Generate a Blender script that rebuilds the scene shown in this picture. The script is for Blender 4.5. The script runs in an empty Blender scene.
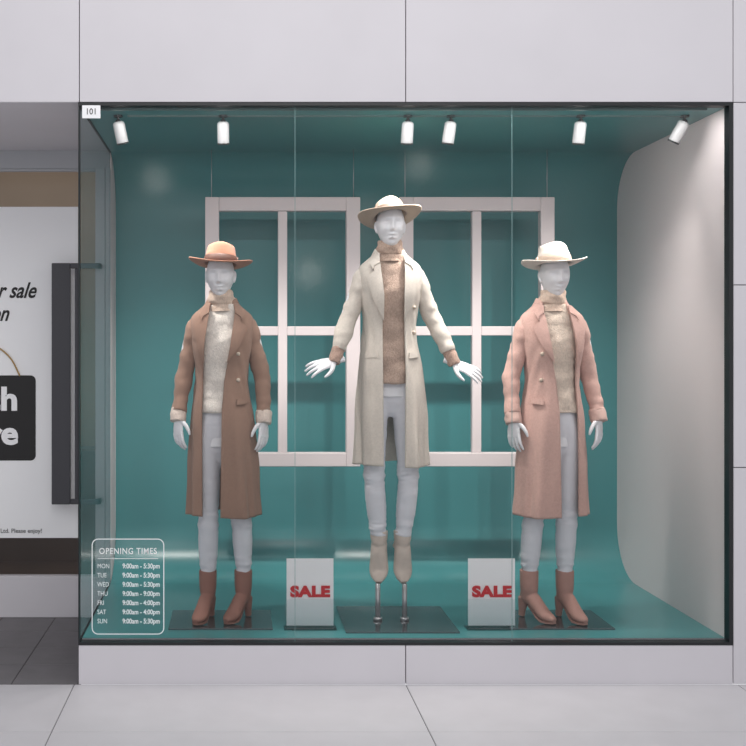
import bpy, bmesh, math, random
import numpy as np
from mathutils import Vector, Matrix, noise
random.seed(3)
sc = bpy.context.scene
COL = sc.collection
sc.view_settings.view_transform = 'Standard'
sc.view_settings.look = 'None'

# ------------------------------------------------------------ materials
def lin(c):
    r = []
    for v in c:
        v = v / 255.0
        r.append(v / 12.92 if v <= 0.04045 else ((v + 0.055) / 1.055) ** 2.4)
    return (*r, 1.0)

def mat(name, col, rough=0.6, metal=0.0, var=0.0, vscale=40.0, bump=0.0, bscale=300.0,
        sheen=0.0, spec=0.5, stretch=(1, 1, 1), emit=0.0):
    m = bpy.data.materials.new(name)
    m.use_nodes = True
    nt = m.node_tree
    b = nt.nodes['Principled BSDF']
    c = lin(col)
    b.inputs['Base Color'].default_value = c
    b.inputs['Roughness'].default_value = rough
    b.inputs['Metallic'].default_value = metal
    b.inputs['Specular IOR Level'].default_value = spec
    if sheen:
        b.inputs['Sheen Weight'].default_value = sheen
        b.inputs['Sheen Roughness'].default_value = 0.6
    if emit:
        b.inputs['Emission Color'].default_value = c
        b.inputs['Emission Strength'].default_value = emit
    tc = nt.nodes.new('ShaderNodeTexCoord')
    mp = nt.nodes.new('ShaderNodeMapping')
    mp.inputs['Scale'].default_value = stretch
    nt.links.new(tc.outputs['Object'], mp.inputs['Vector'])
    if var:
        n = nt.nodes.new('ShaderNodeTexNoise')
        n.inputs['Scale'].default_value = vscale
        n.inputs['Detail'].default_value = 5
        nt.links.new(mp.outputs[0], n.inputs['Vector'])
        r = nt.nodes.new('ShaderNodeValToRGB')
        r.color_ramp.elements[0].position = 0.3
        r.color_ramp.elements[1].position = 0.7
        r.color_ramp.elements[0].color = (*[x * (1 - var) for x in c[:3]], 1)
        r.color_ramp.elements[1].color = (*[min(1, x * (1 + var)) for x in c[:3]], 1)
        nt.links.new(n.outputs['Fac'], r.inputs[0])
        nt.links.new(r.outputs[0], b.inputs['Base Color'])
    if bump:
        n = nt.nodes.new('ShaderNodeTexNoise')
        n.inputs['Scale'].default_value = bscale
        n.inputs['Detail'].default_value = 3
        nt.links.new(mp.outputs[0], n.inputs['Vector'])
        bp = nt.nodes.new('ShaderNodeBump')
        bp.inputs['Strength'].default_value = bump
        bp.inputs['Distance'].default_value = 0.004
        nt.links.new(n.outputs['Fac'], bp.inputs['Height'])
        nt.links.new(bp.outputs[0], b.inputs['Normal'])
    return m

def glass(name, ior=1.4, tint=(1, 1, 1, 1), rough=.02):
    m = bpy.data.materials.new(name)
    m.use_nodes = True
    nt = m.node_tree
    nt.nodes.clear()
    o = nt.nodes.new('ShaderNodeOutputMaterial')
    t = nt.nodes.new('ShaderNodeBsdfTransparent')
    t.inputs[0].default_value = tint
    g = nt.nodes.new('ShaderNodeBsdfGlossy')
    g.inputs['Roughness'].default_value = rough
    lw = nt.nodes.new('ShaderNodeFresnel')
    lw.inputs['IOR'].default_value = ior
    mx = nt.nodes.new('ShaderNodeMixShader')
    nt.links.new(lw.outputs[0], mx.inputs[0])
    nt.links.new(t.outputs[0], mx.inputs[1])
    nt.links.new(g.outputs[0], mx.inputs[2])
    nt.links.new(mx.outputs[0], o.inputs[0])
    return m

M_wall = mat('facade_panel', (208, 205, 210), 0.55, var=0.02, vscale=3)
M_gap = mat('panel_joint', (112, 110, 114), 0.9)
M_floor = mat('floor_concrete', (188, 186, 190), 0.4, var=0.03, vscale=6, bump=0.05)
M_tile = mat('dark_tile', (100, 97, 100), 0.45, var=0.10, vscale=9, bump=0.1)
M_tgap = mat('tile_joint', (52, 50, 52), 0.9)
M_teal = mat('teal_backdrop', (62, 124, 127), 0.28, var=0.02, vscale=2)
M_side = mat('side_wall_paint', (218, 208, 209), 0.6)
M_black = mat('black_frame', (24, 27, 30), 0.4)
M_glass = glass('clear_glass', 1.45, rough=.10)
M_gseal = mat('glass_joint', (120, 150, 150), 0.3)
M_white = mat('mannequin_gloss', (232, 232, 236), 0.30)
M_frame = mat('painted_wood', (204, 194, 195), 0.5)
M_steel = mat('brushed_steel', (170, 172, 175), 0.3, metal=0.6)
M_plate = mat('dark_base_plate', (110, 116, 120), 0.12, metal=0.75)
M_lamp = mat('lamp_white', (172, 172, 173), 0.4)
M_emit = mat('lamp_lens', (255, 246, 232), 0.4, emit=6.0)
M_wire = mat('wire', (70, 90, 90), 0.4)
M_paper = mat('sign_paper', (248, 248, 250), 0.5)
M_red = mat('sign_red', (206, 24, 36), 0.5)
M_txtw = mat('vinyl_white', (236, 240, 240), 0.5)
M_txtb = mat('print_black', (24, 22, 24), 0.5)
M_txtg = mat('print_grey', (110, 110, 112), 0.6)
M_handle = mat('handle_grey', (66, 66, 72), 0.45)
M_alu = mat('aluminium_profile', (176, 178, 182), 0.35, metal=0.3)
M_brown = mat('shop_interior_brown', (150, 130, 108), 0.6, var=0.08, vscale=2)
M_dbrown = mat('shop_interior_dark', (88, 74, 66), 0.6, var=0.1, vscale=4)
M_gold = mat('cord_gold', (176, 140, 84), 0.5)
M_btn = mat('coat_button', (200, 184, 168), 0.35)
M_acr = glass('acrylic', tint=(.95, .98, .98, 1))

# ------------------------------------------------------------ mesh tools
def link(o, parent=None):
    COL.objects.link(o)
    if parent:
        o.parent = parent
    return o

def empty(name, loc=(0, 0, 0)):
    e = bpy.data.objects.new(name, None)
    e.empty_display_size = 0.1
    e.location = loc
    return link(e)

def catmull(P, k=6):
    P = np.array(P, float)
    Q = np.vstack([2 * P[0] - P[1], P, 2 * P[-1] - P[-2]])
    out = []
    for i in range(1, len(Q) - 2):
        for j in range(k):
            t = j / k
            a, b, c, d = Q[i - 1], Q[i], Q[i + 1], Q[i + 2]
            out.append(0.5 * ((2 * b) + (c - a) * t + (2 * a - 5 * b + 4 * c - d) * t * t + (3 * b - a - 3 * c + d) * t ** 3))
    out.append(P[-1])
    return np.array(out)

class MB:
    def __init__(s):
        s.v = []; s.f = []; s.m = []
    def add(s, v, f, m=0):
        o = len(s.v)
        s.v += [tuple(x) for x in v]
        s.f += [tuple(i + o for i in q) for q in f]
        s.m += [m] * len(f)
    def box(s, x0, x1, y0, y1, z0, z1, m=0):
        v = [(x0, y0, z0), (x1, y0, z0), (x1, y1, z0), (x0, y1, z0), (x0, y0, z1), (x1, y0, z1), (x1, y1, z1), (x0, y1, z1)]
        f = [(0, 3, 2, 1), (4, 5, 6, 7), (0, 1, 5, 4), (1, 2, 6, 5), (2, 3, 7, 6), (3, 0, 4, 7)]
        s.add(v, f, m)
    def rings(s, R, m=0, caps=True, closed=True):
        n = len(R[0]); v = [p for r in R for p in r]; f = []
        for i in range(len(R) - 1):
            for j in range(n if closed else n - 1):
                a = i * n + j; b = i * n + (j + 1) % n
                f.append((a, b, b + n, a + n))
        if caps:
            f.append(tuple(range(n - 1, -1, -1)))
            f.append(tuple(range((len(R) - 1) * n, len(R) * n)))
        s.add(v, f, m)
    def tube(s, path, rad, side=(1, 0, 0), n=20, k=5, m=0, smooth=True, round_end=False):
        D = [list(p) + list(r if hasattr(r, '__len__') else (r, r)) for p, r in zip(path, rad)]
        D = catmull(D, k) if smooth and len(D) > 1 else np.array(D, float)
        P = [Vector(d[:3]) for d in D]
        Rr = [(max(d[3], .0005), max(d[4], .0005)) for d in D]
        if round_end:
            t = (P[-1] - P[-2]).normalized()
            a, b = Rr[-1]; base = P[-1]
            for q in (0.5, 0.85, 0.99):
                P.append(base + t * q * min(a, b)); c = math.sqrt(1 - q * q); Rr.append((a * c, b * c))
        R = []
        side = Vector(side)
        for i, p in enumerate(P):
            t = (P[min(i + 1, len(P) - 1)] - P[max(i - 1, 0)]).normalized()
            sd = (side - t * side.dot(t)).normalized()
            up = t.cross(sd)
            a, b = Rr[i]
            R.append([p + sd * a * math.cos(2 * math.pi * j / n) + up * b * math.sin(2 * math.pi * j / n) for j in range(n)])
        s.rings(R, m)
    def ell(s, c, r, m=0, n=20, k=12):
        R = []
        for i in range(1, k):
            ph = -math.pi / 2 + math.pi * i / k
            R.append([(c[0] + r[0] * math.cos(ph) * math.cos(2 * math.pi * j / n), c[1] + r[1] * math.cos(ph) * math.sin(2 * math.pi * j / n), c[2] + r[2] * math.sin(ph)) for j in range(n)])
        s.rings(R, m)
    def cyl(s, p0, p1, r, m=0, n=20, r2=None):
        d = Vector(p1) - Vector(p0)
        side = (1, 0, 0) if abs(d.normalized().x) < 0.9 else (0, 0, 1)
        s.tube([p0, p1], [r, r if r2 is None else r2], side=side, n=n, m=m, smooth=False)
    def build(s, name, mats, parent=None, mirror=False, smooth=True, bevel=0, loc=None, remesh=0, smit=2, solid=0, fixn=True):
        me = bpy.data.meshes.new(name)
        v = [(-x, y, z) for x, y, z in s.v] if mirror else s.v
        me.from_pydata(v, [], s.f)
        if not isinstance(mats, (list, tuple)): mats = [mats]
        for mm in mats: me.materials.append(mm)
        me.polygons.foreach_set('material_index', s.m)
        if fixn:
            bm = bmesh.new(); bm.from_mesh(me)
            bmesh.ops.recalc_face_normals(bm, faces=bm.faces)
            bm.to_mesh(me); bm.free()
        if smooth:
            me.polygons.foreach_set('use_smooth', [True] * len(me.polygons))
        o = bpy.data.objects.new(name, me)
        link(o, parent)
        if loc: o.location = loc
        if remesh:
            md = o.modifiers.new('r', 'REMESH'); md.mode = 'VOXEL'; md.voxel_size = remesh; md.use_smooth_shade = True
            md2 = o.modifiers.new('s', 'SMOOTH'); md2.iterations = smit; md2.factor = 0.5
            apply(o)
        if solid:
            md = o.modifiers.new('so', 'SOLIDIFY'); md.thickness = solid; md.offset = 0
        if bevel:
            md = o.modifiers.new('b', 'BEVEL'); md.width = bevel; md.segments = 2; md.limit_method = 'ANGLE'
        return o

def apply(o):
    bpy.context.view_layer.update()
    dg = bpy.context.evaluated_depsgraph_get()
    me = bpy.data.meshes.new_from_object(o.evaluated_get(dg))
    o.modifiers.clear()
    old = o.data
    o.data = me
    bpy.data.meshes.remove(old)

def wrinkle(o, layers, zmask=None):
    me = o.data
    n = len(me.vertices)
    co = np.empty(n * 3); me.vertices.foreach_get('co', co); co = co.reshape(-1, 3)
    no = np.empty(n * 3); me.vertices.foreach_get('normal', no); no = no.reshape(-1, 3)
    for i in range(n):
        d = 0
        for (sx, sy, sz, amp) in layers:
            d += amp * noise.noise(Vector((co[i, 0] * sx, co[i, 1] * sy, co[i, 2] * sz)))
        if zmask: d *= zmask(co[i])
        co[i] += no[i] * d
    me.vertices.foreach_set('co', co.ravel())
    me.update()

def text(body, size, loc, m, parent=None, name='text', align='CENTER', extrude=0.0006, offset=0.0, shear=0.0, spacing=1.0, line=1.0, sx=1.0):
    cu = bpy.data.curves.new(name, 'FONT')
    cu.body = body; cu.size = size; cu.extrude = extrude; cu.offset = offset; cu.shear = shear
    cu.align_x = align; cu.align_y = 'CENTER'; cu.space_character = spacing; cu.space_line = line
    cu.resolution_u = 4
    o = bpy.data.objects.new(name + '_c', cu)
    COL.objects.link(o)
    bpy.context.view_layer.update()
    me = bpy.data.meshes.new_from_object(o.evaluated_get(bpy.context.evaluated_depsgraph_get()))
    bpy.data.objects.remove(o)
    me.transform(Matrix.Rotation(math.pi / 2, 4, 'X') @ Matrix.Diagonal((sx, 1, 1, 1)))
    me.materials.clear(); me.materials.append(m)
    t = bpy.data.objects.new(name, me)
    t.location = loc
    link(t, parent)
    return t

# ------------------------------------------------------------ room constants (metres)
XL, XR = -0.727, 2.273
ZF, ZC = 0.20, 2.67
DEP = 1.46
YR = 1.21

# ------------------------------------------------------------ facade wall
mb = MB()
g = 0.004
def panel(x0, x1, z0, z1, y0=-0.02, y1=0.0):
    mb.box(x0 + g / 2, x1 - g / 2, y0, y1, z0 + g / 2, z1 - g / 2, 0)
zt = 2.684
for a, b in ((-4.0, -2.23), (-2.23, XL), (XL, 0.778), (0.778, XR + 0.015), (XR + 0.015, 3.8), (3.8, 5.3)):
    panel(a, b, zt, 3.7)
for a, b in ((XR + 0.015, 3.8), (3.8, 5.3)):
    zz = [0.0, 1.0, 1.842, zt]
    for i in range(3): panel(a, b, zz[i], zz[i + 1])
mb.box(-4, 5.3, 0.0, 0.08, zt + .01, 3.7, 1)
mb.box(XR + 0.02, 5.3, 0.0, 0.08, 0, zt + .01, 1)
wf = mb.build('wall_facade', [M_wall, M_gap], smooth=False, bevel=0.0015)
# plinth
ZP = 0.180
mb = MB()
for a, b in ((XL - 0.005, 0.778), (0.778, XR + 0.015)):
    mb.box(a + .002, b - .002, -0.02, 0.028, 0.0, ZP, 0)
mb.box(XL, XR, 0.0, 0.028, 0.0, ZP - .003, 1)
mb.box(XL - 0.005, XL - 0.001, 0.03, YR - .02, 0.0, ZP, 0)
mb.build('baseboard_front', [M_wall, M_gap], smooth=False, bevel=0.002)

# ------------------------------------------------------------ floors
mb = MB()
xs = [-0.75 + 1.528 * i for i in range(-3, 5)]
ys = [-0.02 - 0.61 * i for i in range(0, 14)]
for i in range(len(xs) - 1):
    for j in range(len(ys) - 1):
        mb.box(xs[i] + .002, xs[i + 1] - .002, ys[j + 1] + .002, ys[j] - .002, -0.03, 0.0, 0)
mb.box(xs[0], xs[-1], ys[-1], ys[0], -0.04, -0.004, 1)
mb.build('floor', [M_floor, M_gap], smooth=False, bevel=0.0015)
mb = MB()
nx = 12; tw = 0.305
for i in range(nx):
    for j in range(6):
        x1 = XL - 0.01 - tw * i; y0 = -0.018 + tw * j
        mb.box(x1 - tw + .002, x1 - .002, y0 + .002, y0 + tw - .002, -0.03, 0.0, 0)
mb.box(XL - tw * nx, XL - 0.01, -0.02, 1.8, -0.04, -0.003, 1)
mb.build('floor_entrance', [M_tile, M_tgap], smooth=False, bevel=0.0012)

# ------------------------------------------------------------ display box: swept teal backdrop
R = 0.30
def sweep(name, prof):
    n = len(prof)
    mb = MB()
    vv = [(XL + 0.002, y, z) for y, z in prof] + [(XR, y, z) for y, z in prof]
    mb.add(vv, [(i, i + 1, i + 1 + n, i + n) for i in range(n - 1)])
    mb.build(name, M_teal, smooth=True, fixn=False)
sweep('floor_display', [(0.03, ZF), (DEP - R, ZF)])
sweep('ceiling_display', [(DEP - R, ZC), (0.03, ZC)])
prof = []
for i in range(17):
    a = math.pi / 2 * i / 16
    prof.append((DEP - R + R * math.sin(a), ZF + R - R * math.cos(a)))
for i in range(17):
    a = math.pi / 2 * i / 16
    prof.append((DEP - R + R * math.cos(a), ZC - R + R * math.sin(a)))
sweep('wall_back', prof)
mb = MB()
mb.box(XL, XR + .1, 0.03, DEP + .05, 0.163, ZF - 0.002, 0)
mb.box(XL, XR + .1, 0.03, DEP + .05, ZC + 0.002, 2.72, 0)
mb.box(XL, XR + .1, DEP + 0.002, DEP + 0.05, 0.163, 2.72, 0)
mb.build('trim_display_box', M_wall, smooth=False)
mb = MB()
mb.box(XR, XR + 0.012, 0.0, DEP, 0.163, 2.72, 0)
mb.build('wall_right', M_side, smooth=False)
mb = MB()
mb.box(XL - 0.03, XL, YR + 0.03, DEP + 0.05, 0, 2.72, 0)
mb.build('wall_left', M_side, smooth=False)

# window_1: frame and glass
W1 = empty('window_1')
mb = MB()
zb = ZF - .006
mb.box(XL - .005, XR + .013, -0.022, 0.03, ZC - 0.001, ZC + 0.013, 0)
mb.box(XL - .005, XR + .013, -0.022, 0.03, ZP + .001, zb, 0)
mb.box(XR - 0.004, XR + .013, -0.022, 0.03, zb, ZC - .001, 0)
mb.box(XL - .005, XL + .001, -0.022, 0.012, zb, ZC - .001, 0)
mb.box(XL - .005, XL + .006, 0.03, YR - .02, ZP, ZF, 0)
mb.box(XL - .005, XL + .006, 0.03, YR - .02, ZC - .003, ZC + .012, 0)
mb.build('frame', M_black, W1, smooth=False)
mb = MB()
gx = [XL + .002, 0.2685, 1.273, XR - .005]
for i in range(3):
    mb.add([(gx[i] + .002, 0, zb), (gx[i + 1] - .002, 0, zb), (gx[i + 1] - .002, 0, ZC), (gx[i] + .002, 0, ZC)], [(0, 1, 2, 3)])
mb.add([(XL, 0.03, ZF), (XL, YR - .02, ZF), (XL, YR - .02, ZC - .003), (XL, 0.03, ZC - .003)], [(0, 1, 2, 3)])
mb.build('glass_panes', M_glass, W1, smooth=False, fixn=False)
mb = MB()
for x in gx[1:3]:
    mb.box(x - .0013, x + .0013, -0.002, 0.002, zb, ZC)
mb.build('glass_joints', M_gseal, W1, smooth=False)

# ------------------------------------------------------------ spotlights
def spotlight(x, target, energy):
    e = empty('ceiling_spotlight', (x, 0.2, ZC))
    d = (Vector(target) - Vector((x, 0.2, ZC - .06))).normalized()
    mb = MB()
    mb.cyl((0, 0, 0), (0, 0, -0.008), 0.022, 1)
    mb.cyl((0, 0, -0.006), (0, 0, -0.03), 0.006, 1)
    piv = Vector((0, 0, -0.030))
    mb.ell(piv, (.014, .014, .014), 1)
    a = piv + d * -0.002; b = a + d * 0.104
    side = Vector((1, 0, 0)); side = (side - d * side.dot(d)).normalized(); up = d.cross(side)
    def ring(c, r): return [c + side * r * math.cos(t * math.pi / 14) + up * r * math.sin(t * math.pi / 14) for t in range(28)]
    mb.rings([ring(a, 0.004), ring(a + d * .001, 0.018), ring(a + d * .006, 0.025), ring(a + d * .014, 0.0285), ring(b, .0285), ring(b, .025), ring(b - d * .012, .023)], 0, caps=False)
    mb.rings([ring(b - d * .002, .0290), ring(b + d * .006, .0285), ring(b + d * .006, .024)], 1, caps=False)
    mb.rings([ring(b - d * .011, .0235), ring(b - d * .0111, .001)], 2, caps=False)
    o = mb.build('lamp_body', [M_lamp, M_black, M_emit], e, smooth=True)
    md = o.modifiers.new('es', 'EDGE_SPLIT'); md.split_angle = math.radians(50)
    l = bpy.data.lights.new('beam', 'SPOT')
    l.energy = energy; l.spot_size = math.radians(100); l.spot_blend = 1.0; l.shadow_soft_size = 0.03
    l.color = (1.0, 0.955, 0.90)
    lo = bpy.data.objects.new('beam', l)
    lo.location = b + d * 0.014
    lo.rotation_euler = d.to_track_quat('-Z', 'Y').to_euler()
    link(lo, e)
E = 52
spotlight(-.572, (-.3, .60, 1.2), E)
spotlight(-.067, (-.05, .62, 1.2), E)
spotlight(.823, (.80, .62, 1.0), E)
spotlight(1.03, (.88, .55, 1.2), E)
spotlight(1.655, (1.60, .62, 1.0), E)
spotlight(2.155, (1.78, .55, 1.75), E)
mb = MB()
mb.box(XL + .2, XR - .1, 0.194, 0.206, ZC - 0.006, ZC - 0.001)
mb.build('ceiling_lighting_track', M_wire, smooth=False)
# added fill light behind the window header, brightens the display from the front
e = empty('added_fill_strip', (0.773, 0.045, ZC - .004))
mb = MB(); mb.box(-1.42, 1.42, -.008, .008, -.005, .003); mb.build('fill_housing', M_wire, e, smooth=False)
l = bpy.data.lights.new('strip', 'AREA'); l.shape = 'RECTANGLE'; l.size = 2.8; l.size_y = .012; l.energy = 12; l.color = (1, .98, .96)
lo = bpy.data.objects.new('strip', l); lo.location = (0, .002, -.007)
lo.rotation_euler = Vector((0, .18, -.98)).to_track_quat('-Z', 'Y').to_euler(); link(lo, e)

# ------------------------------------------------------------ hanging window frames
def hframe(cx):
    e = empty('hanging_window_frame', (cx, 1.1, 0))
    w, z0, z1, t, dp = 0.436, 0.881, 2.397, 0.078, 0.03
    mb = MB()
    mb.box(-w, -w + t, -dp, dp, z0, z1)
    mb.box(w - t, w, -dp, dp, z0, z1)
    mb.box(-w + t, w - t, -dp, dp, z1 - t, z1)
    mb.box(-w + t, w - t, -dp, dp, z0, z0 + t)
    mb.box(-0.026, 0.026, -dp * .7, dp * .7, z0 + t, z1 - t)
    zm = 1.565 + (345 - 331) / 177
    mb.box(-w + t, -0.026, -dp * .7, dp * .7, zm - .026, zm + .026)
    mb.box(0.026, w - t, -dp * .7, dp * .7, zm - .026, zm + .026)
    mb.build('frame', M_frame, e, smooth=False, bevel=0.004)
    mb = MB()
    for x in (-w + .035, w - .035):
        mb.cyl((x, 0, z1 - .001), (x, 0, ZC), 0.0022, n=8)
    mb.build('wires', M_steel, e)
hframe(0.257)
hframe(1.350)

# ------------------------------------------------------------ sale signs
def sale(cx):
    e = empty('sale_sign', (cx, 0.21, ZF))
    mb = MB()
    mb.box(-.113, .113, -.002, .002, .012, .335, 0)
    mb.build('card', M_paper, e, smooth=False)
    mb = MB()
    mb.box(-.120, .120, -.007, -.005, .006, .14)
    mb.box(-.120, .120, .005, .007, .006, .14)
    mb.box(-.125, .125, -.045, .045, .0, .006)
    mb.build('acrylic_holder', M_acr, e, smooth=False)
    text('SALE', 0.070, (0, -.0085, .175), M_red, e, 'lettering', offset=0.0040, spacing=1.06, sx=1.22, extrude=.0003)
sale((310 - 237) / 207.3)
sale((491.5 - 237) / 207.3)

# ------------------------------------------------------------ decals on glass
e = empty('opening_hours_decal', ((128 - 237) / 216, -0.0015, 1.565 - (586.5 - 345) / 216))
mb = MB()
hw, hh, r, t = .168, .222, .03, .0045
def rr(hw, hh, r):
    pts = []
    for cx, cz, a0 in ((hw - r, hh - r, 0), (-hw + r, hh - r, 90), (-hw + r, -hh + r, 180), (hw - r, -hh + r, 270)):
        for i in range(7):
            a = math.radians(a0 + 15 * i)
            pts.append((cx + r * math.cos(a), 0, cz + r * math.sin(a)))
    return pts
A = rr(hw, hh, r); B = rr(hw - t, hh - t, r - t)
k = len(A)
mb.add(A + B, [(i, (i + 1) % k, (i + 1) % k + k, i + k) for i in range(k)])
mb.build('border', M_txtw, e, smooth=False)
text('OPENING TIMES', .040, (0, 0, .163), M_txtw, e, 'heading', spacing=1.12, offset=.0004, extrude=.0003, sx=.84)
mb = MB(); mb.box(-.14, .14, -.0003, .0003, .128, .1305); mb.build('rule', M_txtw, e, smooth=False)
hrs = [('MON', '9:00am - 5:30pm'), ('TUE', '9:00am - 5:30pm'), ('WED', '9:00am - 5:30pm'), ('THU', '9:00am - 9:00pm'), ('FRI', '9:00am - 4:00pm'), ('SAT', '9:00am - 4:00pm'), ('SUN', '9:00am - 5:30pm')]
for i, (a, b) in enumerate(hrs):
    z = .094 - i * .0425
    text(a, .030, (-.142, 0, z), M_txtw, e, 'day', align='LEFT', extrude=.0003, sx=.8)
    text(b, .032, (.148, 0, z), M_txtw, e, 'hours', align='RIGHT', extrude=.0003, sx=.80, offset=.0006)
e = empty('shop_number_sign', ((92 - 237) / 216, -0.026, 1.565 + (345 - 113) / 216))
mb = MB(); mb.box(-.042, .042, 0, .003, -.03, .03); mb.build('plate', M_paper, e, smooth=False, bevel=.001)
text('101', .040, (0, -.001, 0), M_txtb, e, 'number', sx=.9)

# ------------------------------------------------------------ recessed shop entrance (left)
mb = MB()
mb.box(-4.0, XL - .006, -.018, YR + .05, zt + .0005, 2.74)
mb.build('ceiling_entrance', M_wall, smooth=False)
mb = MB()
mb.box(-4.0, XL - .006, YR, YR + .05, 2.58, zt)
mb.build('trim_door_header', M_alu, smooth=False)
D1 = empty('door_1')
mb = MB()
mb.box(XL - .085, XL - .03, YR - .02, YR + .05, 0.236, 2.58)
mb.box(XL - .028, XL - .002, YR - .018, YR + .028, 0.0, 2.58)
mb.box(-4, XL - .085, YR + .01, YR + .04, 2.565, 2.58)
mb.build('stile', M_alu, D1, smooth=False, bevel=.002)
mb = MB()
mb.add([(-4, YR + .03, .236), (XL - .085, YR + .03, .236), (XL - .085, YR + .03, 2.565), (-4, YR + .03, 2.565)], [(0, 1, 2, 3)])
mb.build('glazing', M_glass, D1, smooth=False, fixn=False)
mb = MB()
mb.box(-4, XL - .030, YR - .01, YR + .06, 0.0, 0.235)
mb.build('baseboard_entrance', M_wall, smooth=False, bevel=.003)
mb = MB()
mb.box(-4, XL - .03, YR + .9, YR + .95, 0, 2.74, 0)
mb.build('wall_shop_interior', M_brown, smooth=False)
mb = MB()
mb.box(-4, XL - .03, YR + .06, YR + .9, 0.0, 0.2, 0)
mb.box(-4, XL - .03, YR + .6, YR + .9, 0.2, 0.9, 0)
mb.build('shop_display_plinth', M_dbrown, smooth=False)
# handle (part of the door)
mb = MB()
hx0, hx1, hz0, hz1 = -1.052, -.775, .66, 2.03
HY = YR - .07
mb.box(hx0, hx0 + .105, HY - .015, HY + .015, hz0, hz1)
mb.box(hx0 + .105, hx1, HY - .012, HY + .012, hz1 - .03, hz1)
mb.box(hx0 + .105, hx1, HY - .012, HY + .012, hz0, hz0 + .03)
mb.box(hx0 + .13, hx0 + .15, HY - .006, HY + .006, hz0 + .03, hz1 - .03)
mb.box(hx1 - .02, hx1, HY - .012, HY + .05, hz1 - .03, hz1)
mb.box(hx1 - .02, hx1, HY - .012, HY + .05, hz0, hz0 + .03)
mb.build('pull_handle', M_handle, D1, smooth=False, bevel=.004)
# poster
e = empty('sale_poster', (0, YR + .004, 0))
mb = MB(); mb.box(-2.3, -.915, 0, .003, .455, 2.36); mb.build('sheet', M_paper, e, smooth=False)
S = 173.9
def PX(px): return (px - 237) / S
def PZ(py): return 1.565 - (py - 345) / S
text('our sale', .125, (PX(35), -.002, PZ(291)), M_txtb, e, 'script_line', align='RIGHT', shear=.4, offset=.0024, sx=.80)
text('is on', .125, (PX(8), -.002, PZ(314)), M_txtb, e, 'script_line', align='RIGHT', shear=.4, offset=.0024, sx=.80)
mb = MB()
v = [(x + PX(-60), -.002, z + PZ(418)) for x, _, z in rr(.55, .245, .03)]
mb.add(v, [tuple(range(len(v)))]); mb.build('black_box', M_txtb, e, smooth=False, fixn=False)
text('much', .185, (PX(18), -.004, PZ(400)), M_paper, e, 'big_line', align='RIGHT', offset=.0065, sx=1.1)
text('more', .185, (PX(18), -.004, PZ(434)), M_paper, e, 'big_line', align='RIGHT', offset=.0065, sx=1.1)
text('Shop & Co Ltd. Please enjoy!', .034, (PX(42), -.002, PZ(531)), M_txtg, e, 'small_print', align='RIGHT', offset=.0004)
mb = MB()
mb.tube([(PX(-8), -.008, PZ(345)), (PX(2), -.008, PZ(350)), (PX(12), -.008, PZ(360)), (PX(20), -.008, PZ(376))], [.0045] * 4, side=(0, 1, 0), n=8)
mb.build('cord', M_gold, e)

# ------------------------------------------------------------ MANNEQUINS
COATS = [(.535, .005, .012, .178, .150), (.70, .003, .012, .174, .147), (.88, 0, .012, .166, .143), (1.03, 0, .012, .154, .136), (1.22, 0, .008, .130, .112),
         (1.36, 0, .0, .144, .122), (1.44, 0, .003, .154, .114), (1.495, 0, .008, .160, .100), (1.535, 0, .013, .150, .088),
         (1.568, 0, .018, .114, .074), (1.597, 0, .02, .080, .064)]
CS = catmull(COATS, 8)
PEXP = 2.35
def sec(z):
    return [float(np.interp(z, CS[:, 0], CS[:, q])) for q in (1, 2, 3, 4)]
def fronty(x, z, f=1.0):
    cx, cy, rx, ry = sec(z)
    q = min(.98, abs((x - cx) / rx))
    return cy - f * ry * (1 - q ** PEXP) ** (1 / PEXP)
def spt(cx, cy, rx, ry, th):
    c, s_ = math.cos(th), math.sin(th)
    return (cx + rx * math.copysign(abs(c) ** (2 / PEXP), c), cy + ry * math.copysign(abs(s_) ** (2 / PEXP), s_))

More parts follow.
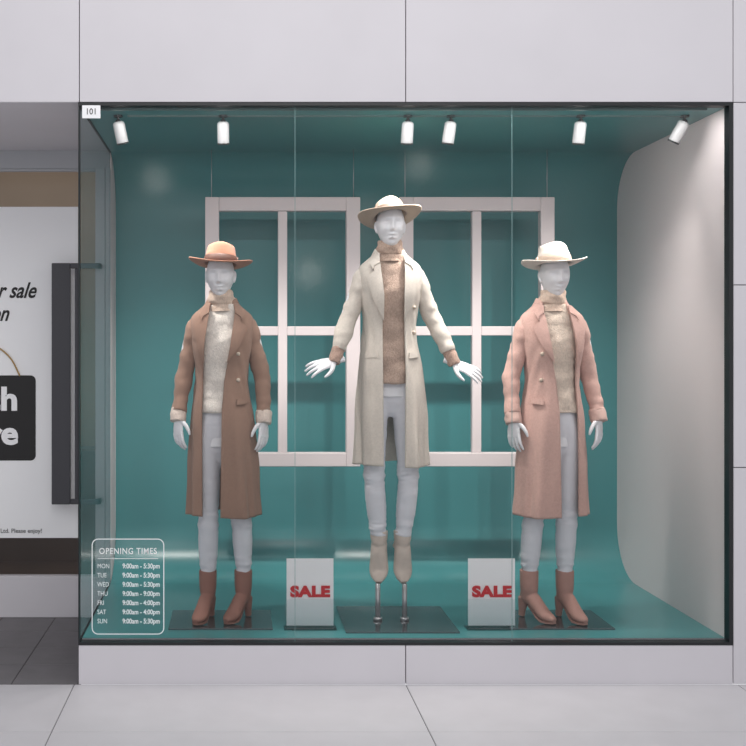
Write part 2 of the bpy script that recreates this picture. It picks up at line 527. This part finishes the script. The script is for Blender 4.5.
def head(mb, c, tilt=0.0, yaw=0.0):
    hw, hd, hh = .071, .092, .119
    R = []
    K, N = 56, 72
    G = lambda a, s: math.exp(-(a / s) ** 2)
    rot = Matrix.Rotation(tilt, 4, 'X') @ Matrix.Rotation(yaw, 4, 'Z')
    for i in range(1, K):
        ph = -math.pi / 2 + math.pi * i / K
        ring = []
        for j in range(N):
            t = 2 * math.pi * j / N
            x = hw * math.cos(ph) * math.cos(t); y = hd * math.cos(ph) * math.sin(t); z = hh * math.sin(ph)
            zz = z / hh
            if zz < 0:
                k = (-zz)
                x *= 1 - .30 * k ** 1.6
                if y > 0: y *= 1 - .55 * k ** 1.2
                else: y *= 1 + .02 * k
            if y < 0:
                y *= 1 - .06 * G(x, .03)
                fr = min(1, max(0, -y / .05))
                d = 0
                nz = z
                if nz > -.045:
                    prof = max(0, min(1, (.022 - nz) / .055))
                    d += (.004 + .021 * prof) * G(x, .0085 + .004 * prof) * (1 if nz > -.032 else max(0, 1 - (-.032 - nz) / .012)) * (1 if nz < .03 else 0 if nz > .05 else (1 - (nz - .03) / .02))
                for sx in (-1, 1):
                    d -= .0180 * G(x - sx * .029, .016) * G(z - .004, .013)
                    d += .0080 * G(x - sx * .029, .011) * G(z - .001, .006)
                    d += .0065 * G(x - sx * .028, .022) * G(z - .026, .009)
                    d += .0055 * G(x - sx * .040, .017) * G(z + .028, .017)
                    d -= .0070 * G(x - sx * .036, .015) * G(z + .062, .018)
                d += .0090 * G(x, .019) * G(z + .058, .0065)
                d += .0090 * G(x, .016) * G(z + .071, .0065)
                d -= .0085 * G(x, .020) * G(z + .0645, .0034)
                d -= .005 * G(x, .02) * G(z + .083, .006)
                d += .009 * G(x, .020) * G(z + .103, .014)
                y -= d * fr
            p = rot @ Vector((x, y, z))
            ring.append((p.x + c[0], p.y + c[1], p.z + c[2]))
        R.append(ring)
    mb.rings(R)
    for sx in (-1, 1):   # ears
        P = []
        for q in ((.004, .004, .024), (.008, .018, .020), (.009, .024, .004), (.007, .016, -.014), (.003, .006, -.028)):
            p = rot @ Vector((sx * (.065 + q[0]), q[1] - .004, q[2] - .008)); P.append((p.x + c[0], p.y + c[1], p.z + c[2]))
        mb.tube(P, [.006, .0065, .0065, .006, .0065], side=(0, 1, 0), n=10)

def hand(mb, W, d, n, s, spread=6, curl=18, sc_=1.0):
    W = Vector(W); d = Vector(d).normalized(); s = Vector(s); s = (s - d * s.dot(d)).normalized()
    nn = d.cross(s)
    if nn.dot(Vector(n)) < 0: nn = -nn
    n = nn
    k = sc_
    mb.tube([W - d * .05 * k, W, W + d * .03 * k, W + d * .06 * k, W + d * .088 * k],
            [(.024 * k, .019 * k), (.021 * k, .016 * k), (.031 * k, .0155 * k), (.038 * k, .0135 * k), (.034 * k, .0095 * k)], side=s, n=20)
    L = (.070, .080, .074, .058); off = (.029, .0100, -.0090, -.027)
    for i in range(4):
        fd = Matrix.Rotation(math.radians(spread * (1.5 - i)), 3, n) @ d
        if fd.dot(s) * (1.5 - i) < 0: fd = Matrix.Rotation(-math.radians(spread * (1.5 - i)), 3, n) @ d
        p = W + d * .074 * k + s * off[i] * k
        pts = [p.copy()]; dirv = fd.copy()
        ax = dirv.cross(n).normalized()
        b = (curl * (.4 + .25 * i), curl * 1.1, curl * .8)
        seg = (.47, .29, .24)
        p = p + dirv * .012 * k; pts.append(p.copy())
        for q in range(3):
            t1 = Matrix.Rotation(math.radians(b[q]), 3, ax) @ dirv
            t2 = Matrix.Rotation(-math.radians(b[q]), 3, ax) @ dirv
            dirv = t1 if t1.dot(n) < t2.dot(n) else t2
            p = p + dirv * L[i] * seg[q] * k; pts.append(p.copy())
        mb.tube(pts, [.0090 * k, .0090 * k, .0082 * k, .0072 * k, .0052 * k], side=s, n=12, k=4, round_end=True)
    b0 = W + d * .012 * k + s * .016 * k
    t = (d * .62 + s * .75 - n * .25).normalized()
    p1 = b0 + t * .040 * k
    t2 = (d * .85 + s * .45 - n * .25).normalized(); p2 = p1 + t2 * .032 * k
    t3 = (d * .96 + s * .2 - n * .25).normalized(); p3 = p2 + t3 * .022 * k
    mb.tube([b0, p1, p2, p3], [(.014 * k, .012 * k), .0108 * k, .0092 * k, .0062 * k], side=n, n=12, k=4, round_end=True)

def mannequin(loc, mirror, P):
    e = empty('mannequin', loc)
    SCL = .975
    sub = bpy.data.objects.new('figure', None); sub.empty_display_size = .05
    sub.location = (0, 0, P['zoff']); sub.scale = (SCL, SCL, SCL); link(sub, e)
    # ---- body
    mb = MB()
    hc = P['head']
    head(mb, hc, P['tilt'], P.get('yaw', 0))
    mb.tube([(0, .03, 1.50), (0, .025, 1.58), (hc[0] * .6, .015, 1.65), (hc[0], .012, 1.72)], [(.070, .055), (.050, .052), (.045, .050), (.048, .053)])
    Rg = []
    for z, cx, cy, rx, ry in CS[::2]:
        if .86 < z < 1.54:
            Rg.append([(*spt(cx * 0, cy, rx * .80, ry * .66, 2 * math.pi * j / 32), z) for j in range(32)])
    mb.rings(Rg)
    for key, sg in (('L', -1), ('R', 1)):
        A_ = P['arm' + key]
        mb.tube(A_, [.038, .034, .032, .029, .024][:len(A_)], side=(0, 1, 0))
        H = P['hand' + key]
        hand(mb, A_[-1], **H)
        G_ = P['leg' + key]
        mb.tube([(sg * .055, .012, 1.0)] + G_, [(.04, .05), (.064, .068), (.060, .062), (.044, .048), (.040, .046), (.028, .032)], side=(1, 0, 0))
    mb.build('body', M_white, sub, mirror, remesh=.0034, smit=1)
    # ---- trousers
    mb = MB()
    Rg = []
    for z, rx, ry in ((.775, .040, .03), (.80, .092, .052), (.84, .124, .072), (.89, .138, .088), (.96, .140, .098), (1.05, .124, .098), (1.12, .108, .088)):
        Rg.append([(*spt(0, .012, rx, ry, 2 * math.pi * j / 32), z) for j in range(32)])
    mb.rings(Rg)
    for key, sg in (('L', -1), ('R', 1)):
        G_ = P['leg' + key]
        mb.tube([(sg * .050, .012, 1.10), (sg * .062, .012, 1.0)] + G_, [(.04, .085), (.060, .097), (.068, .094), (.068, .080), (.053, .056), (.050, .055), (.038, .041)], n=28)
    o = mb.build('trousers', P['mp'], sub, mirror, remesh=.005, smit=10)
    zk = P['legL'][2][2]; za = P['legL'][4][2]
    wrinkle(o, [(7, 7, 26, .009), (16, 16, 70, .004)], lambda c: .25 + math.exp(-((c[2] - zk) / .06) ** 2) * .6 + math.exp(-((c[2] - za - .05) / .05) ** 2) * .8)
    # ---- boots
    sh = P.get('shaft', .245)
    bw = P.get('bw', 1.0)
    for key, yaw in (('L', P['yawL']), ('R', P['yawR'])):
        ax, ay, az = P['legL'][4] if key == 'L' else P['legR'][4]
        pt = P['pitch']
        piv = Vector((0, 0, .12))
        rotp = Matrix.Rotation(pt, 3, 'X')
        def F(y, z, x=0):
            return rotp @ (Vector((x, y, z)) - piv) + piv
        up = MB()
        up.tube([(0, 0, sh), (0, .0, sh * .35 + .12 * .65), (0, .002, .13), F(.006, .095)], [(.045, .048), (.043, .047), (.038, .045), (.033 * bw, .042)], n=24)
        up.tube([F(.046, .105), F(.018, .112), F(-.025, .100), F(-.066, .066), F(-.104, .038), F(-.138, .027), F(-.168, .022)],
                [(.018, .022), (.031 * bw, .038), (.034 * bw, .040), (.037 * bw, .034), (.040 * bw, .026), (.033 * bw, .020), (.014 * bw, .011)], n=24)
        up.tube([F(.036, .10), F(.042, .06), F(.047, .03), F(.050, .001)], [(.029, .028), (.023, .024), (.018, .018), (.0165, .0165)], n=20, side=(1, 0, 0))
        ry_ = Matrix.Rotation(yaw, 3, 'Z')
        basez = P['bootz']
        up.v = [tuple(ry_ @ Vector(q) + Vector((ax, ay, basez))) for q in up.v]
        up.build('boot_' + key.lower(), P['boot'], sub, mirror, remesh=.0036, smit=2)
        so = MB()
        R_ = []
        for (y, z, w) in ((-.006, .066, .018), (-.038, .050, .026), (-.074, .022, .034), (-.104, .009, .038), (-.138, .007, .030), (-.166, .008, .012)):
            R_.append([F(y, z - .004, -w), F(y, z - .004, w), F(y, z + .005, w), F(y, z + .005, -w)])
        so.rings(R_)
        so.v = [tuple(ry_ @ Vector(q) + Vector((ax, ay, basez))) for q in so.v]
        so.build('sole_' + key.lower(), P['boot'], sub, mirror, smooth=False)
    # ---- sweater
    mb = MB()
    Rg = []
    zs = P['swz']
    zz = np.linspace(zs, 1.59, 56)
    for z in zz:
        cx, cy, rx, ry = sec(z)
        rx = min(rx, .15 if z < 1.5 else rx)
        fl = .004 * math.exp(-((z - zs) / .03) ** 2)
        f1, f2 = .86, .84
        if z > 1.5:
            f1 = f2 = .86 + .06 * (z - 1.5) / .1
        Rg.append([(*spt(cx * 0, cy, rx * f1 + fl, ry * f2 + fl, 2 * math.pi * j / 72), z) for j in range(72)])
    mb.rings(Rg)
    o = mb.build('sweater', P['sw'], sub, mirror)
    wrinkle(o, [(10, 10, 16, .013), (26, 26, 40, .004)])
    mb = MB()
    cxh = hc[0]
    def nr(z, r, x): return [(x + r * math.cos(2 * math.pi * j / 48), .018 - (z - 1.58) * .12 + r * 1.05 * math.sin(2 * math.pi * j / 48), z) for j in range(48)]
    tn = [(1.560, .078), (1.580, .069), (1.595, .0640), (1.605, .069), (1.620, .070), (1.636, .065), (1.650, .061), (1.660, .059), (1.666, .055), (1.660, .052), (1.63, .052)]
    mb.rings([nr(z, r, cxh * (z - 1.565) / .15) for z, r in catmull(tn, 4)], caps=False)
    o = mb.build('turtleneck', P['tn'], sub, mirror)
    wrinkle(o, [(16, 16, 45, .009)])
    # ---- cuffs
    mb = MB()
    for key in 'LR':
        A_ = [Vector(a) for a in P['arm' + key]]
        w = A_[-1]; dr = (A_[-1] - A_[-2]).normalized()
        c0, c1 = P['cuff']
        r = P['cuffr']
        mb.tube([w + dr * c0, w + dr * (c0 + .004), w + dr * (c0 + c1) / 2, w + dr * (c1 - .004), w + dr * c1], [r * .86, r, r * 1.04, r * .98, r * .84], side=(0, 1, 0), n=32, k=3)
    o = mb.build('cuffs', P['cuffm'], sub, mirror)
    wrinkle(o, [(30, 30, 50, .005)])
    # ---- coat
    mb = MB()
    rows = np.linspace(.535, 1.597, 110)
    ncol = 120
    V = []
    for z in rows:
        cx, cy, rx, ry = sec(max(z, .535))
        xl = float(np.interp(z, P['xl'][0], P['xl'][1])); xr = float(np.interp(z, P['xr'][0], P['xr'][1]))
        def th(x):
            q = max(-.93, min(.93, (x - cx) / rx))
            return -math.acos(math.copysign(abs(q) ** (PEXP / 2), q))
        a0, a1 = th(xr), th(xl) + 2 * math.pi
        low = max(0, min(1, (1.2 - z) / .65))
        row = []
        for j in range(ncol):
            u = j / (ncol - 1)
            t = a0 + (a1 - a0) * u
            x, y = spt(cx, cy, rx, ry, t)
            edge = min(1, min(u, 1 - u) * 18)
            fo = low * (.0100 * math.sin(6 * t + 1.3 + z * 1.5) + .0050 * math.sin(13 * t + 4 * z)) * edge
            fo += .008 * noise.noise(Vector((math.cos(t) * 1.6, math.sin(t) * 1.6, z * 5))) * edge
            if 1.1 < z < 1.42:
                fo += .006 * noise.noise(Vector((math.cos(t) * 3, math.sin(t) * 3, z * 14 + t * 2))) * edge
            l = math.hypot(x - cx, y - cy)
            k = (l + fo) / l
            row.append((cx + (x - cx) * k, cy + (y - cy) * k, z + .006 * math.sin(2 * t) * low))
        V.append(row)
    mb.rings(V, caps=False, closed=False)
    mb.build('coat_body', P['coat'], sub, mirror, solid=.009)
    # sleeves
    mb = MB()
    for key in 'LR':
        S_ = P['slv' + key]
        mb.tube(S_, [(.036, .034), (.053, .046), (.051, .045), (.046, .043), (.041, .040), (.038, .037)], side=(0, 1, 0), n=36, k=12)
    o = mb.build('coat_sleeves', P['coat'], sub, mirror)
    wrinkle(o, [(7, 7, 12, .007), (14, 14, 28, .006)])
    # lapels & collar (cloth panels lying on the coat front)
    def patch(poly, off, name, inner=None):
        me = bpy.data.meshes.new(name)
        bm = bmesh.new()
        vs = [bm.verts.new((x, 0, z)) for x, z in poly]
        bm.faces.new(vs)
        xs_ = [p[0] for p in poly]; zs_ = [p[1] for p in poly]
        for axis, lo, hi in ((0, min(xs_), max(xs_)), (2, min(zs_), max(zs_))):
            q = lo + .009
            while q < hi:
                co = [0, 0, 0]; no = [0, 0, 0]; co[axis] = q; no[axis] = 1
                bmesh.ops.bisect_plane(bm, geom=bm.verts[:] + bm.edges[:] + bm.faces[:], plane_co=co, plane_no=no)
                q += .012
        for v_ in bm.verts:
            v_.co.y = fronty(v_.co.x, v_.co.z) - off - (max(0, abs(v_.co.x) - .06) * .22 if inner else 0)
        bmesh.ops.recalc_face_normals(bm, faces=bm.faces)
        if mirror:
            for v_ in bm.verts: v_.co.x *= -1
            bmesh.ops.reverse_faces(bm, faces=bm.faces)
        bm.to_mesh(me); bm.free()
        me.materials.append(P['coat'])
        me.polygons.foreach_set('use_smooth', [True] * len(me.polygons))
        ob = bpy.data.objects.new(name, me); link(ob, sub)
        md = ob.modifiers.new('so', 'SOLIDIFY'); md.thickness = .006; md.offset = 0
        md = ob.modifiers.new('es', 'EDGE_SPLIT'); md.split_angle = math.radians(50)
    def xrz(z): return float(np.interp(z, P['xr'][0], P['xr'][1]))
    def xlz(z): return float(np.interp(z, P['xl'][0], P['xl'][1]))
    for sg, fx in ((1, xrz), (-1, xlz)):
        zb_ = P['lapz']
        edge = [(fx(z) - sg * .003, z) for z in np.linspace(zb_, 1.555, 10)]
        peak = (sg * .128, 1.480)
        patch(edge + [(sg * .096, 1.530), (sg * .092, 1.504), peak, ((fx(zb_) + peak[0]) / 2 + sg * .012, (zb_ + 1.475) / 2)], .017, 'lapel', True)
        patch([(fx(1.55) - sg * .002, 1.55), (sg * .060, 1.588), (sg * .078, 1.587), (sg * .112, 1.548), (sg * .100, 1.514), (sg * .092, 1.533)], .024, 'collar_leaf', True)
    mb = MB()
    R_ = []
    for z, r in ((1.578, .094), (1.59, .090), (1.612, .078), (1.626, .072), (1.624, .068), (1.60, .070)):
        R_.append([(r * math.cos(t), .026 + r * .86 * math.sin(t), z - .012 * max(0, -math.sin(t))) for t in np.linspace(-.85, math.pi + .85, 40)])
    mb.rings(R_, caps=False, closed=False)
    mb.build('coat_collar', P['coat'], sub, mirror, solid=.006)
    # buttons, pockets
    mb = MB()
    for x, z in P['btn']:
        y = fronty(x, z) - .010
        mb.cyl((x, y + .008, z), (x, y - .002, z), .0100, n=20)
        mb.cyl((x, y - .002, z), (x, y - .004, z), .008, n=20, r2=.005)
    mb.build('buttons', M_btn, sub, mirror)
    for x0, x1, z0 in P['pock']:
        patch([(x0, z0), (x1, z0 + .006), (x1, z0 - .022), (x0, z0 - .028)], .010, 'pocket_flap')
    # ---- hat
    mb = MB()
    hs = P.get('hs', 1.0)
    prof_ = [(.001, .084), (.02, .084), (.04, .090), (.055, .101), (.064, .103), (.071, .095), (.077, .072), (.082, .038), (.086, .012), (.089, .002),
             (.100, -.002), (.120, -.003), (.142, .000), (.160, .005)]
    R_ = []
    for r, z in catmull(prof_, 3):
        ring = []
        for j in range(72):
            t = 2 * math.pi * j / 72
            c_, s_ = math.cos(t), math.sin(t)
            fr = max(0, -s_)
            bx, by = .93, 1.06
            if r > .09:
                k = (r - .09) / .072
                bx = .93 + .08 * k; by = 1.06 - .06 * k
            zz_ = z * hs if z > .02 else z
            xx, yy = r * bx * c_, r * by * s_
            if r < .08 and z > .05:
                xx *= 1 - .24 * fr * min(1, (z - .05) / .05)
                zz_ -= .010 * fr ** 2 * (r / .07)
                zz_ -= .008 * math.cos(2 * t)
            if r > .1:
                q = (r - .1) / .06
                zz_ += .022 * q ** 1.5 * (c_ * c_) - .017 * q * fr - .006 * q * max(0, s_)
            ring.append((xx, yy, zz_))
        R_.append(ring)
    mb.rings(R_, caps=False)
    o = mb.build('hat', P['hat'], sub, mirror, solid=.004)
    hl = (hc[0] * (-1 if mirror else 1), hc[1] + .004, hc[2] + P.get('hz', .056))
    rot = (P['hrot'][0], P['hrot'][1] * (-1 if mirror else 1), 0)
    o.location = hl; o.rotation_euler = rot
    mb = MB()
    R_ = []
    for z, r in ((.003, .0925), (.005, .0935), (.036, .0885), (.039, .086)):
        R_.append([(r * .93 * math.cos(t), r * 1.06 * math.sin(t), z) for t in np.linspace(0, 2 * math.pi, 60, endpoint=False)])
    mb.rings(R_, caps=False)
    mb.box(.080, .089, -.012, .014, .003, .038)
    o = mb.build('hat_band', P['band'], sub, mirror)
    o.location = hl; o.rotation_euler = rot
    # ---- base plate, in display-floor coordinates
    mb = MB()
    px, py, w, dpt = P['plate']
    mb.box(px - w / 2, px + w / 2, py - dpt / 2, py + dpt / 2, -.01, -.002)
    mb.build('base_plate', M_plate, e, mirror, smooth=False, bevel=.001)
    if P.get('poles'):
        mb = MB()
        for x, y, z in P['poles']:
            mb.cyl((x, y, -.002), (x, y, z), .0125)
            mb.cyl((x, y, -.002), (x, y, .012), .022)
        mb.build('support_poles', M_steel, e, mirror)
    return e

def wool(n, c): return mat(n, c, .95, var=.06, vscale=90, bump=.22, bscale=420, sheen=.10, spec=.12)
def knit(n, c, v=.12): return mat(n, c, .95, var=v, vscale=140, bump=.9, bscale=220, sheen=.1, spec=.15, stretch=(1, 1, .6))

side_pose = dict(
    zoff=0.0, head=(-.008, -.012, 1.742), tilt=math.radians(2), yaw=math.radians(-4),
    armL=[(-.135, .01, 1.49), (-.168, .015, 1.385), (-.195, .02, 1.235), (-.212, -.015, 1.11), (-.220, -.045, 1.025)],
    armR=[(.135, .01, 1.49), (.170, .015, 1.385), (.205, .02, 1.235), (.210, -.015, 1.11), (.210, -.045, 1.015)],
    slvL=[(-.090, .012, 1.515), (-.133, .01, 1.482), (-.156, .015, 1.385), (-.190, .018, 1.235), (-.208, -.015, 1.12), (-.217, -.04, 1.055)],
    slvR=[(.090, .012, 1.515), (.135, .01, 1.482), (.160, .015, 1.385), (.202, .018, 1.235), (.209, -.015, 1.12), (.210, -.04, 1.045)],
    handL=dict(d=(.02, -.12, -1), n=(-.75, -.6, 0), s=(.6, -.75, 0), spread=4, curl=16),
    handR=dict(d=(-.02, -.12, -1), n=(.75, -.6, 0), s=(-.6, -.75, 0), spread=4, curl=16),
    legL=[(-.078, .01, .90), (-.076, .005, .76), (-.070, -.012, .53), (-.070, .012, .38), (-.072, .03, .215)],
    legR=[(.078, .01, .90), (.085, .005, .76), (.097, -.005, .53), (.104, .015, .38), (.108, .035, .215)],
    yawL=math.radians(-20), yawR=math.radians(-32), pitch=0.0, bootz=0.0,
    swz=1.05, lapz=1.30, cuff=(-.045, .022), cuffr=.040,
    xl=([.535, 1.06, 1.385, 1.55, 1.60], [-.095, -.098, -.090, -.066, -.055]),
    xr=([.535, 1.06, 1.21, 1.385, 1.55, 1.60], [-.006, .0, .012, .045, .068, .055]),
    btn=[(.082, 1.345), (.082, 1.215)],
    pock=[(.075, .125, 1.12)],
    hrot=(math.radians(-6), math.radians(3), 0), plate=(-.005, .02, .50, .36))

YM = 0.33
ZM = ZF + .01
p = dict(side_pose)
p.update(coat=wool('coat_brown', (150, 121, 106)), sw=knit('sweater_cream', (224, 216, 208)), tn=knit('turtleneck_beige', (204, 183, 167)),
         cuffm=knit('cuff_cream', (216, 200, 189)), boot=mat('boot_brown', (146, 102, 89), .7, var=.05, bump=.2), hat=wool('hat_rust', (164, 118, 97)), band=mat('hat_band_brown', (86, 58, 48), .6),
         mp=mat('trousers_grey', (218, 218, 224), .8, bump=.15, bscale=500))
mannequin((-.074, YM, ZM), False, p)

p = dict(side_pose)
p.update(coat=wool('coat_pink', (198, 162, 152)), sw=knit('sweater_sand', (216, 199, 184)), tn=knit('turtleneck_sand', (210, 187, 170)),
         cuffm=wool('cuff_pink', (206, 174, 164)), boot=mat('boot_pink', (178, 136, 125), .7, var=.05, bump=.2), hat=wool('hat_cream', (210, 201, 193)), band=mat('hat_band_sand', (170, 152, 138), .6),
         mp=mat('trousers_white', (222, 222, 228), .8, bump=.15, bscale=500))
mannequin((1.556, YM, ZM), True, p)

p = dict(side_pose)
p.update(zoff=.245, head=(.0, -.014, 1.742), tilt=math.radians(-4), yaw=0, hz=.044, hs=.82,
    armL=[(-.135, .01, 1.49), (-.180, .0, 1.385), (-.222, -.01, 1.27), (-.255, -.05, 1.155), (-.288, -.075, 1.06)],
    armR=[(.135, .01, 1.49), (.180, .0, 1.385), (.224, -.01, 1.27), (.266, -.05, 1.155), (.308, -.075, 1.050)],
    slvL=[(-.090, .012, 1.515), (-.134, .01, 1.484), (-.168, .0, 1.385), (-.214, -.01, 1.27), (-.248, -.045, 1.17), (-.267, -.06, 1.115)],
    slvR=[(.090, .012, 1.515), (.134, .01, 1.484), (.170, .0, 1.385), (.216, -.01, 1.27), (.258, -.045, 1.17), (.283, -.06, 1.105)],
    handL=dict(d=(-.88, -.30, -.26), n=(-.1, -.6, .8), s=(0, -.75, -.65), spread=9, curl=12),
    handR=dict(d=(.84, -.30, -.40), n=(.1, -.6, .8), s=(0, -.75, -.65), spread=9, curl=12),
    legL=[(-.078, .01, .90), (-.082, .0, .74), (-.082, -.015, .48), (-.068, .01, .31), (-.052, .03, .150)],
    legR=[(.078, .01, .90), (.086, .0, .74), (.090, -.015, .48), (.082, .01, .31), (.068, .03, .150)],
    yawL=math.radians(-14), yawR=math.radians(8), pitch=math.radians(50), bootz=.010, shaft=.185, bw=1.22,
    swz=.945, lapz=1.26, cuff=(-.07, .012), cuffr=.032,
    xl=([.535, 1.0, 1.385, 1.55, 1.60], [-.050, -.052, -.050, -.064, -.055]),
    xr=([.535, 1.0, 1.385, 1.55, 1.60], [.055, .062, .056, .066, .055]),
    btn=[(.108, 1.325), (.110, 1.200)], pock=[(.080, .132, 1.10), (-.132, -.080, 1.10)],
    hrot=(math.radians(-17), math.radians(-5), 0), plate=(.03, .03, .54, .50),
    poles=[(-.060, .0, .178), (.072, .0, .178)],
    coat=wool('coat_cream', (208, 199, 189)), sw=knit('sweater_taupe', (174, 151, 137), .18), tn=knit('turtleneck_taupe', (184, 159, 143), .18),
    cuffm=knit('cuff_taupe', (176, 148, 134), .18), boot=mat('boot_cream', (204, 190, 179), .7, var=.04, bump=.2), hat=wool('hat_beige', (178, 160, 143)), band=mat('hat_band_dark', (100, 82, 72), .6),
    mp=mat('trousers_bright', (228, 228, 234), .75, bump=.15, bscale=500))
mannequin((.755, YM, ZM), False, p)

# ------------------------------------------------------------ light
w = bpy.data.worlds.new('World'); sc.world = w
w.use_nodes = True
bg = w.node_tree.nodes['Background']
bg.inputs[0].default_value = (0.96, 0.965, 1.0, 1)
bg.inputs[1].default_value = 0.75
def area(name, loc, size, energy, col=(1, 1, 1), target=(0, 0, 1)):
    l = bpy.data.lights.new(name, 'AREA'); l.energy = energy; l.size = size; l.color = col
    o = bpy.data.objects.new(name, l); o.location = loc
    o.rotation_euler = (Vector(target) - Vector(loc)).to_track_quat('-Z', 'Y').to_euler()
    link(o); return o
area('mall_ceiling_light', (0.6, -4.0, 5.2), 3.0, 110, (1, .98, .96), (0.8, 0.3, 1.0))
# globe pendants in the concourse behind the viewer; they show as soft reflections in the glass
M_globe = mat('globe_glow', (255, 250, 240), .4, emit=10.0)
for (gx_, gz_) in ((.81, 2.37), (2.03, 3.56), (-.9, 3.4)):
    e = empty('mall_pendant_lamp', (gx_, -7.0, gz_))
    mb = MB(); mb.ell((0, 0, 0), (.10, .10, .10), 0, n=32, k=20)
    mb.cyl((0, 0, .095), (0, 0, .13), .03, 1)
    mb.cyl((0, 0, .12), (0, 0, 5.4 - gz_), .004, 1, n=8)
    mb.build('globe', [M_globe, M_black], e)

# ------------------------------------------------------------ camera
cam = bpy.data.cameras.new('camera')
co = bpy.data.objects.new('camera', cam)
link(co)
co.location = (0, -5.0, 1.565)
co.rotation_euler = (math.pi / 2, 0, 0)
cam.sensor_width = 36
cam.lens = 36 * 1080 / 746
cam.shift_x = (373 - 237) / 746
cam.shift_y = -(373 - 345) / 746
cam.clip_start = .05
sc.camera = co
